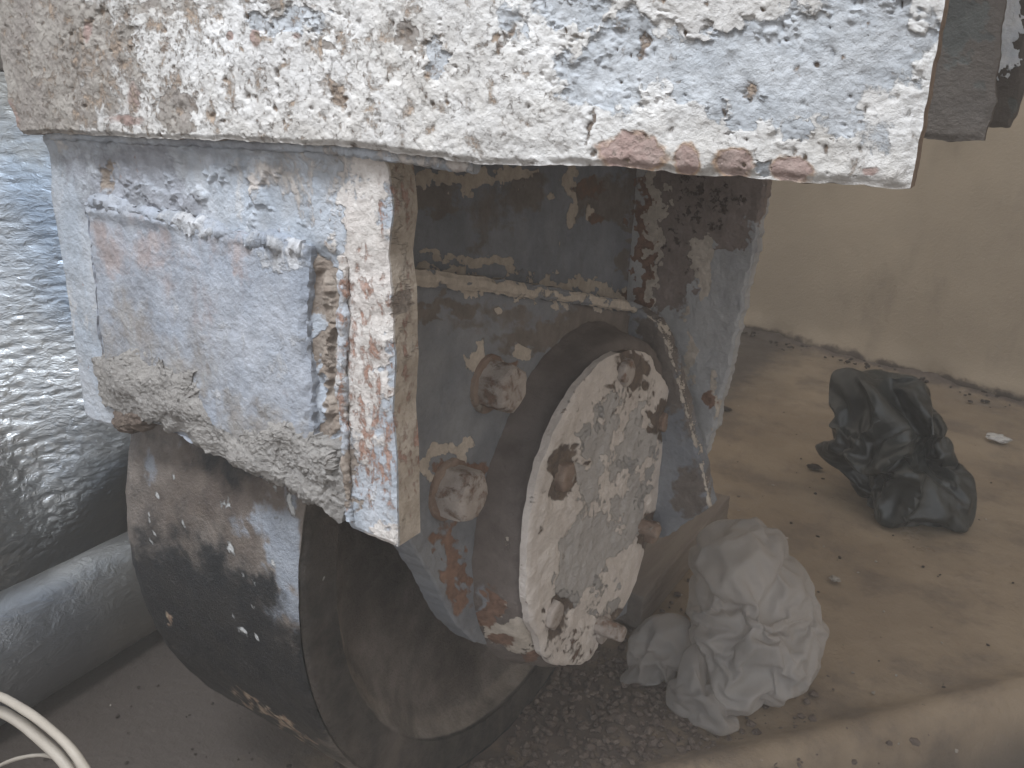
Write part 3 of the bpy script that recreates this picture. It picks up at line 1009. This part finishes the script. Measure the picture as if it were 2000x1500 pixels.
face = lathe('wheel_disc', WC, fine([(-.578, .43), (-.583, .418), (-.60, .408), (-.62, .38), (-.635, .33), (-.638, .25), (-.63, .18), (-.60, .15), (-.59, .10), (-.589, .002)], .007), 420, m_side, tread, .003, 14,
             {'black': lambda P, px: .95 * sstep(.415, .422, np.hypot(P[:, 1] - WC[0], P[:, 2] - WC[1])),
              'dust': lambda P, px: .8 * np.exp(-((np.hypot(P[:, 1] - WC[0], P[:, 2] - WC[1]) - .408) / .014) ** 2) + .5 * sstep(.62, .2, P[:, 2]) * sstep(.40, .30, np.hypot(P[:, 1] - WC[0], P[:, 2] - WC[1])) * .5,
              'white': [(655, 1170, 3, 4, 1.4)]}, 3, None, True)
face.matrix_parent_inverse = Matrix.Identity(4)
rimring = lathe('rim_face', WC, fine([(-.578, .422), (-.5765, .44), (-.5745, .476), (-.5775, .4785)], .006), 360, m_side, tread, .0008, 40,
                {'black': lambda P, px: np.full(len(P), .9), 'dust': lambda P, px: np.zeros(len(P)), 'white': [(635, 1125, 4, 6, 1.5)]}, 4, None, True)
rimring.matrix_parent_inverse = Matrix.Identity(4)

# -- bearing housing and its cover
BC = (1.0, EYE - .548)
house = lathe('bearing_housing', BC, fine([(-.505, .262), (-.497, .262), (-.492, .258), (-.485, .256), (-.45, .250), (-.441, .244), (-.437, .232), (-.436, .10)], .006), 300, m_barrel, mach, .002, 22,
              {'blue': [(938, 1180, 16, 60, .7)], 'cream': [(990, 1240, 50, 26, 1.2), (955, 1210, 14, 40, 1.0), (1060, 1265, 30, 14, 1.1), (980, 1180, 12, 10, .7), (985, 1070, 8, 50, .45)],
               'rust': [(955, 1190, 20, 50, 1.0), (975, 1250, 26, 12, .9), (1040, 1280, 20, 14, .8)]}, 5)

DO = [(1240, 684), (1195, 694), (1160, 722), (1125, 765), (1098, 812), (1080, 850), (1060, 905), (1046, 960), (1038, 1010), (1033, 1070), (1030, 1120), (1031, 1170), (1037, 1215), (1052, 1245),
      (1062, 1278), (1078, 1296), (1092, 1302), (1112, 1298), (1135, 1300), (1152, 1290), (1163, 1270), (1170, 1240), (1196, 1218), (1212, 1205), (1235, 1160), (1252, 1110), (1262, 1060),
      (1285, 1010), (1300, 955), (1305, 905), (1314, 865), (1312, 810), (1313, 780), (1300, 745), (1282, 718), (1272, 695)]
DP = ('X', -.425)
pock = [(1226, 722, 24, 36), (1298, 822, 16, 34), (1103, 925, 20, 40), (1093, 1198, 22, 36), (1272, 1042, 18, 34), (1190, 1220, 20, 20)]


def polar_plate(name, outline, plane, thick, mat, parent, K=60, n=240, fields=None, disp=None, jit=.002, rnd=.003, seed=0.0, amps=()):
    o = np.array([at(p, plane) for p in outline])
    o = resample(np.vstack([o, o[:1]]), n + 1)[:-1]
    nn = NORMAL[plane[0]]
    c0 = o.mean(0)
    o = o + np.stack([jit * fbm(o, 40, 3, .6, seed + k) * (abs(nn[k]) < .5) for k in range(3)], 1)
    P = np.concatenate([c0 + (o - c0) * ((k + .02) / (K + .02)) for k in range(K + 1)])
    px = proj(P)
    ed = np.repeat(np.arange(K + 1) / K, n)
    R0 = np.linalg.norm(o - c0, axis=1).mean()
    d = np.zeros(len(P))
    for sca, amp in amps:
        d += amp * fbm(P, sca, 4, .55, seed + sca)
    if disp:
        d += disp(P, px)
    dd = (1 - ed) * R0
    d -= rnd * (1 - sstep(0, rnd * 2, dd))
    V = [P + nn * d[:, None]]
    faces = [[k * n + i, k * n + (i + 1) % n, (k + 1) * n + (i + 1) % n, (k + 1) * n + i] for k in range(K) for i in range(n)]
    faces.append(list(range(n)))
    b = K
    for q in range(1, 4):
        V.append(o - nn * thick * q / 3 + .0008 * np.stack([fbm(o, 80, 2, .5, q + k) for k in range(3)], 1))
        faces += [[b * n + i, b * n + (i + 1) % n, (b + 1) * n + (i + 1) % n, (b + 1) * n + i] for i in range(n)]
        b += 1
    faces.append([b * n + i for i in range(n)][::-1])
    fl = {'edge': np.concatenate([1 - sstep(0, .012, dd), np.ones(3 * n)])}
    sel = np.concatenate([np.arange(len(P))] + [np.arange(K * n, (K + 1) * n)] * 3)
    for k, f_ in (fields or {}).items():
        fl[k] = (blobs(px, f_) if isinstance(f_, list) else f_(P, px))[sel]
    return link(name, np.concatenate(V), faces, mat, parent, fl)


def disc_d(P, px):
    d = -.006 * blobs(px, [(a, b_, c_ * .9, e * .9, 1, 10) for a, b_, c_, e in pock])
    d += .0018 * sstep(.1, .3, fbm(P, 14, 4, .6, 3)) + .0008 * ridged(P, 30, 4, 3)
    d -= .004 * blobs(px, [(1150, 950, 60, 110, .7), (1150, 1080, 70, 80, .6)]) * sstep(.0, .15, fbm(P, 16, 4, .6, 7))
    return d


cover = polar_plate('cover_plate', DO, DP, .012, m_disc, house, fields={
    'green': [(1150, 1070, 70, 80, .85), (1200, 900, 60, 90, .65), (1170, 960, 60, 80, .7), (1240, 860, 50, 60, .6), (1120, 1120, 50, 50, .7), (1230, 1000, 40, 60, .5)],
    'grey': [(1225, 900, 50, 14, .7), (1170, 820, 30, 60, .55), (1140, 860, 14, 40, .7), (1100, 1180, 40, 40, .7), (1260, 900, 20, 60, .6), (1160, 1170, 40, 60, .6), (1080, 1110, 14, 60, .5),
             (1250, 960, 14, 40, .6)],
    'spot': [(1120, 1270, 50, 40, .7), (1230, 790, 60, 60, .45), (1100, 1240, 40, 30, .6), (1130, 780, 30, 40, .4), (1060, 1000, 16, 100, .4)],
    'dark': [(a, b_, c_ * 1.35, e * 1.3, 1.1, 10) for a, b_, c_, e in pock[:3]] + [(1090, 1198, 28, 44, .95), (1272, 1045, 20, 44, 1.0), (1190, 1222, 34, 26, .9)]},
    disp=disc_d, amps=((20, .0012),), seed=2)
cover.matrix_parent_inverse = Matrix.Identity(4)


def bolt(name, p, x0, r, h, mat, parent, rot=0.0, seed=0.0, tip=None, sides=6, parent_id=False, flatten=.9):
    """hexagonal head with chamfered face, axis along +X"""
    c0 = at(p, ('X', x0 + h))
    n, V, faces = 48, [], []
    prof = [(0, 1.06), (.12, 1.0), (.45, 1.0), (.78, .995), (.92, .93), (1.0, .80), (1.02, .55), (1.0, .25), (.99, .02)]
    for (tx, s) in prof:
        for i in range(n):
            a = 2 * math.pi * i / n + rot
            k = math.pi / sides
            hexr = math.cos(k) / math.cos(((a - rot) % (2 * k)) - k)
            m_ = flatten if s > .9 else max(0, (s - .3)) * flatten
            rr = r * s * (hexr * m_ + (1 - m_) * .93)
            V.append((x0 + h * tx, c0[1] + rr * math.cos(a), c0[2] + rr * math.sin(a)))
    V = np.array(V)
    V += np.stack([r * .028 * fbm(V, 1.3 / r, 4, .6, seed + k) for k in range(3)], 1)
    m = len(prof)
    faces = [[k * n + i, k * n + (i + 1) % n, (k + 1) * n + (i + 1) % n, (k + 1) * n + i] for k in range(m - 1) for i in range(n)]
    faces += [list(range(n)), list(range((m - 1) * n, m * n))[::-1]]
    o = link(name, V, faces, mat, parent, None, True, 38)
    if parent_id:
        o.matrix_parent_inverse = Matrix.Identity(4)
    return o, c0


for (p, seed, r) in (((1008, 762), 1, .0315), ((930, 973), 2, .0325)):
    o, c0 = bolt('bolt', p, -.500, r, .040, m_rustbolt, mach, .25 + seed * .3, seed, flatten=.8)
    w = lathe('washer', (c0[1], c0[2]), [(-.502, .01), (-.502, r * 1.14), (-.496, r * 1.12), (-.494, r * 1.05), (-.494, .01)], 40, m_rust, o, .002, 60, seed=seed)
    w.matrix_parent_inverse = Matrix.Identity(4)
bm_ = m_rust
for (p, r, h, seed, mt) in (((1232, 730), .021, .014, 3, m_rustbolt), ((1302, 826), .017, .010, 4, m_rust), ((1114, 934), .020, .013, 5, m_rust), ((1090, 1204), .021, .014, 6, m_rustbolt),
                            ((1283, 1042), .021, .018, 7, m_rust), ((1186, 1230), .024, .016, 8, m_rustbolt)):
    bolt('bolt', p, -.430, r, h, mt, house, seed * .4, seed, parent_id=True, flatten=.75)
# stud ends that stick out past the cover
for (p0, dx, r, seed, mt) in (((1205, 1235), .052, .013, 1, m_rustbolt), ((1290, 1040), .038, .012, 2, m_rust)):
    c0 = at(p0, ('X', -.39))
    s = lathe('stud', (c0[1], c0[2]), fine([(-.43, .006), (-.43, r), (-.43 + dx * .5, r), (-.43 + dx * .95, r * .95), (-.43 + dx, r * .7), (-.43 + dx, .002)], .003), 28, mt, house, .001, 120, seed=seed)
    s.matrix_parent_inverse = Matrix.Identity(4)

# ---------------------------------------------------------------- things on the floor


def crumple(o, grow, frames, bend=.6, goal=.35, grav=.0, size=None):
    """let the skin grow and buckle into real folds, then keep the result as plain mesh"""
    vg = o.vertex_groups.new(name='hold')
    co = np.array([v.co[:] for v in o.data.vertices])
    w = .25 + .35 * np.clip(fbm(co, 9, 2, .5, 3) + .3, 0, 1)
    for i, x in enumerate(w):
        vg.add([i], float(x), 'REPLACE')
    m = o.modifiers.new('cloth', 'CLOTH')
    st = m.settings
    st.quality = 6
    st.mass = .05
    st.tension_stiffness = 40
    st.compression_stiffness = 40
    st.shear_stiffness = 20
    st.bending_stiffness = bend
    st.air_damping = 3
    st.vertex_group_mass = 'hold'
    st.pin_stiffness = goal
    st.shrink_min = -grow
    st.effector_weights.gravity = grav
    m.collision_settings.use_collision = False
    m.collision_settings.use_self_collision = False
    m.point_cache.frame_start = 1
    m.point_cache.frame_end = frames + 2
    for f in range(1, frames + 1):
        sc.frame_set(f)
    dg = bpy.context.evaluated_depsgraph_get()
    me = bpy.data.meshes.new_from_object(o.evaluated_get(dg))
    o.modifiers.clear()
    o.vertex_groups.clear()
    o.data = me
    n = len(me.vertices)
    V = np.empty(n * 3)
    me.vertices.foreach_get('co', V)
    V = V.reshape(-1, 3)
    lo_ = V[:, 2] < .008
    V[lo_, 2] = .008 + (V[lo_, 2] - .008) * .03
    me.vertices.foreach_set('co', V.ravel())
    me.update()
    sc.frame_set(1)
    sb = o.modifiers.new('smooth', 'SUBSURF')
    sb.levels = sb.render_levels = 1
    return o


def Matrix_np(seed):
    q, _ = np.linalg.qr(np.random.RandomState(int(seed)).normal(size=(3, 3)))
    return q


def bag(name, outline, centre_px, zc, depth, mat, seed, label, cat, crease=.02, fit=.95, sub=5, crush=(.42, 22, 9.0, .22), fs=7, dent=None, puff=False):
    """a crumpled hollow bag: its outline round, its own depth, sharp folds over it"""
    C0 = at(centre_px, ('Z', zc))
    d = ray(*centre_px)
    vd = unit(d)
    right = unit(np.cross(vd, [0, 0, 1]))
    up = np.cross(right, vd)
    dist = np.linalg.norm(C0 - np.array([0, 0, EYE]))
    ol = []
    for p in outline:
        r_ = ray(*p)
        q = r_ / (r_ @ vd) * dist + np.array([0, 0, EYE]) - C0
        ol.append((q @ right * fit, q @ up * fit))
    ol = np.array(ol)
    ang = np.arctan2(ol[:, 1], ol[:, 0])
    rad = np.hypot(ol[:, 0], ol[:, 1])
    k = np.argsort(ang)
    ang, rad = ang[k], rad[k]
    ib = bmesh.new()
    bmesh.ops.create_icosphere(ib, subdivisions=sub, radius=1)
    D = np.array([v.co[:] for v in ib.verts]) @ Matrix_np(3)
    faces = [[v.index for v in f_.verts] for f_ in ib.faces]
    ib.free()
    A = np.arctan2(D[:, 1], D[:, 0])
    s_, c_ = np.hypot(D[:, 0], D[:, 1]), D[:, 2]
    RR = np.interp(A, np.concatenate([ang - 2 * math.pi, ang, ang + 2 * math.pi]), np.tile(rad, 3))
    V = C0 + (RR * s_ * np.cos(A))[:, None] * right + (RR * s_ * np.sin(A))[:, None] * up - vd * (depth * c_)[:, None]
    nr = V - C0
    nr /= np.linalg.norm(nr, axis=1)[:, None] + 1e-9
    W = V + .06 * np.stack([fbm(V, 3.5, 3, .5, seed + q) for q in range(3)], 1)
    tw = W @ Matrix_np(seed)
    r1 = np.exp(-np.sqrt(noise3(tw * np.array([fs, fs * .35, fs]) + 30 + seed) ** 2 + .001) * (5 if puff else 9))
    r2 = np.exp(-np.abs(noise3(tw[:, [1, 2, 0]] * np.array([fs * 2, fs * .8, fs * 2]) + 50 + seed)) * 5)
    r3 = np.exp(-np.abs(noise3(tw[:, [2, 0, 1]] * np.array([fs * 5, fs * 1.4, fs * 5]) + 70 + seed)) * 6)
    if puff:
        r1, r2 = .8 - 1.1 * r1, r2 * 1.1
    cr = 1.1 * r1 + .45 * r2 + .07 * r3 + .7 * fbm(W, fs * .6, 2, .5, seed) - .7
    sil = 1 - s_ ** 8 * .75
    V = V + nr * (crease * cr * sil)[:, None]
    if dent is not None:
        px = proj(V)
        V = V + vd * (dent(px) * sil)[:, None]
    lo_ = V[:, 2] < .012
    V[lo_, 2] = .012 + (V[lo_, 2] - .012) * .02
    o = link(name, V, faces, mat)
    crumple(o, *crush)
    return tag(o, label, cat)


bag('plastic_bag', [(1645, 745), (1700, 742), (1760, 742), (1805, 762), (1830, 810), (1850, 850), (1868, 910), (1885, 955), (1872, 1020), (1810, 1030), (1745, 1012), (1690, 970), (1640, 920),
                    (1603, 880), (1622, 862), (1640, 820)], (1755, 905), .12, .15, m_black, 2, 'crumpled black green plastic bag lying on the floor near the wall', 'plastic bag', .05, fs=5, crush=(.42, 22, 14.0, .22),
    dent=lambda px: .08 * blobs(px, [(1790, 850, 22, 90, 1, -28)], 0))
bag('plastic_bag', [(1352, 1062), (1375, 1030), (1405, 1012), (1480, 1003), (1525, 1030), (1545, 1080), (1575, 1140), (1590, 1190), (1597, 1250), (1590, 1310), (1545, 1370), (1500, 1410), (1455, 1436),
                    (1400, 1432), (1370, 1350), (1362, 1290), (1350, 1230), (1335, 1185), (1352, 1110)], (1470, 1225), .11, .13, m_white, 5,
    'crumpled milky white plastic bag on the floor right of the round cover', 'plastic bag', .014, fs=5, puff=True, fit=.83)
bag('bag_scrap', [(1225, 1300), (1250, 1235), (1300, 1205), (1340, 1215), (1348, 1250), (1320, 1310), (1290, 1345), (1235, 1352), (1210, 1345)], (1285, 1290), .04, .035, m_clear, 8,
    'thin greyish see through plastic scrap between round cover and white bag', 'plastic scrap', .012, .85, 4, (.4, 18, 3.0, .3), 9)
bag('bag_scrap', [(1300, 1370), (1320, 1320), (1352, 1260), (1380, 1330), (1420, 1400), (1440, 1436), (1400, 1438), (1340, 1410)], (1370, 1370), .03, .05, m_clear, 11,
    'flat see through plastic skirt under the lower left of the white bag', 'plastic scrap', .012, .85, 4, (.4, 18, 3.0, .3), 9)

tb = bar('timber_block', (-.60, 1.36, .005), (-.50, 1.92, .085), m_timber, None, 8, 5, .002)
tag(tb, 'pale timber block lying on the floor behind the round cover', 'timber block')

# cables, bottom left
cA = [(-260, 1420), (-120, 1372), (-20, 1374), (40, 1398), (95, 1445), (140, 1500), (185, 1580), (220, 1700)]


def cable(pts, y, r, label, seed, group=None):
    P = [at(p, ('Y', y)) for p in pts]
    P = [P[0] * 1 + np.array([-.15, 0, -.2])] + P
    last = P[-1].copy()
    for k in range(1, 4):
        last = last + np.array([.03, .01, -.1])
        P.append(last.copy())
    P[-1][2] = max(P[-1][2], .01)
    o = tube('power_cable', P, r, m_cord, None, 16, 160, .0004, 20, seed)
    return tag(o, label, 'cable', group)


cable([(-220, 1400), (-120, 1380), (-20, 1385), (30, 1405), (80, 1445), (125, 1490), (165, 1560), (190, 1650)], .36, .0062, 'thicker cream cable arching in the bottom left corner, inner of the two side by side', 1)
cable([(-220, 1370), (-120, 1350), (-20, 1355), (45, 1385), (105, 1430), (150, 1478), (190, 1550), (215, 1650)], .352, .0050, 'cream cable arching in the bottom left corner, outer of the two side by side', 2)
cable([(-160, 1560), (-60, 1530), (0, 1495), (50, 1478), (100, 1477), (150, 1500), (200, 1560), (230, 1650)], .37, .0024, 'thin pale wire below the two thick cables in the bottom left corner', 3)


# grit
def pebbles(n, spread, mat, size, seed, name, label, cat):
    rng = np.random.RandomState(seed)
    ico = bmesh.new()
    bmesh.ops.create_icosphere(ico, subdivisions=1, radius=1)
    base = np.array([v.co[:] for v in ico.verts])
    fc = [[v.index for v in f.verts] for f in ico.faces]
    ico.free()
    V, Fc = [], []
    for k in range(n):
        p = spread(rng)
        s = size * rng.uniform(.35, 1) ** 2 * np.array([rng.uniform(.7, 1.5), rng.uniform(.7, 1.5), rng.uniform(.4, .9)])
        b = base * (1 + rng.uniform(-.3, .3, (len(base), 1)))
        a = rng.uniform(0, 6.28)
        b = b * s
        x = b[:, 0] * math.cos(a) - b[:, 1] * math.sin(a)
        y = b[:, 0] * math.sin(a) + b[:, 1] * math.cos(a)
        V.append(np.stack([x + p[0], y + p[1], b[:, 2] + p[2] + s[2] * .5], 1))
        Fc += [[i + k * len(base) for i in f] for f in fc]
    o = link(name, np.concatenate(V), Fc, mat, None, None, False)
    tag(o, label, cat, kind='stuff')
    return o


def near(cx, cy, sx, sy, z=0.002):
    return lambda r: (r.normal(cx, sx), r.normal(cy, sy), z)


pebbles(2400, near(-.46, 1.04, .17, .22), m_soil, .0085, 1, 'loose_soil', 'dark loose soil and crumbs scattered on the floor under the wheel and cover', 'soil')
pebbles(220, near(-.2, 1.5, .5, .6), m_chip, .0035, 2, 'pale_grit', 'pale grit scattered on the floor under the wheel', 'grit')
pebbles(160, near(-.1, 2.0, .5, .7), m_darkchip, .0045, 3, 'dark_crumbs', 'dark crumbs scattered over the brown floor at the right', 'grit')
pebbles(70, near(-.95, .65, .14, .2), m_darkchip, .004, 6, 'wheel_crumbs', 'dark crumbs on the floor between foil roll and wheel', 'grit')


def wall_sp(r):
    t0 = r.uniform(-.1, 1.9)
    t0 += .05 * math.sin(t0 * 23) + .03 * math.sin(t0 * 51)
    p = W0 + wd * t0 + wn_ * abs(r.normal(.02, .07))
    return (p[0], p[1], .008)


pebbles(260, wall_sp, m_darkchip, .010, 4, 'wall_foot_rubble', 'dark crumbly dirt heaped along the foot of the wall', 'rubble')


def flake(p, size, mat, seed, label, cat='chip'):
    c_ = at(p, ('Z', .005))
    bm = bmesh.new()
    bmesh.ops.create_icosphere(bm, subdivisions=3, radius=1)
    V = np.array([v.co[:] for v in bm.verts])
    fc = [[v.index for v in f.verts] for f in bm.faces]
    bm.free()
    V = V * (1 + .45 * fbm(V, 1.4, 3, .6, seed))[:, None] * np.array(size)
    V += c_ + np.array([0, 0, size[2]])
    return tag(link('paint_chip', V, fc, mat, None, None, True, 25), label, cat)


m_pchip = sandy('white_chip', (.62, .6, .58), (.5, .48, .46), (.7, .7, .7))
flake((1948, 862), (.035, .022, .012), m_pchip, 1, 'small white crumpled chip on the floor right of the black bag')
flake((1630, 1135), (.012, .010, .006), m_chip, 2, 'tiny pale chip on the floor right of the white bag')
flake((1414, 800), (.026, .014, .006), m_darkchip, 3, 'small dark flat chip on the floor beside the back plate')
flake((1590, 915), (.022, .016, .006), m_darkchip, 4, 'small dark chip on the floor left of the black bag')

# ---------------------------------------------------------------- added volume imitating the lens veil
hz = bmesh.new()
bmesh.ops.create_cube(hz, size=1)
for v in hz.verts:
    v.co = Vector((-1.6 + 14 * v.co.x, 1.2 + 13 * v.co.y, 1.25 + 5.0 * v.co.z))
hme = bpy.data.meshes.new('added_haze')
hz.to_mesh(hme)
hz.free()
hm = bpy.data.materials.new('lens_veil')
hm.use_nodes = True
hm.node_tree.nodes.remove(hm.node_tree.nodes['Principled BSDF'])
pv = hm.node_tree.nodes.new('ShaderNodeVolumePrincipled')
pv.inputs['Color'].default_value = (.97, .93, .88, 1)
pv.inputs['Density'].default_value = .045
pv.inputs['Anisotropy'].default_value = .0
hm.node_tree.links.new(pv.outputs[0], hm.node_tree.nodes['Material Output'].inputs['Volume'])
hme.materials.append(hm)
ho = bpy.data.objects.new('added_haze', hme)
sc.collection.objects.link(ho)
ho['kind'] = 'stuff'
ho['label'] = 'thin added volume around the machine imitating lens veil'
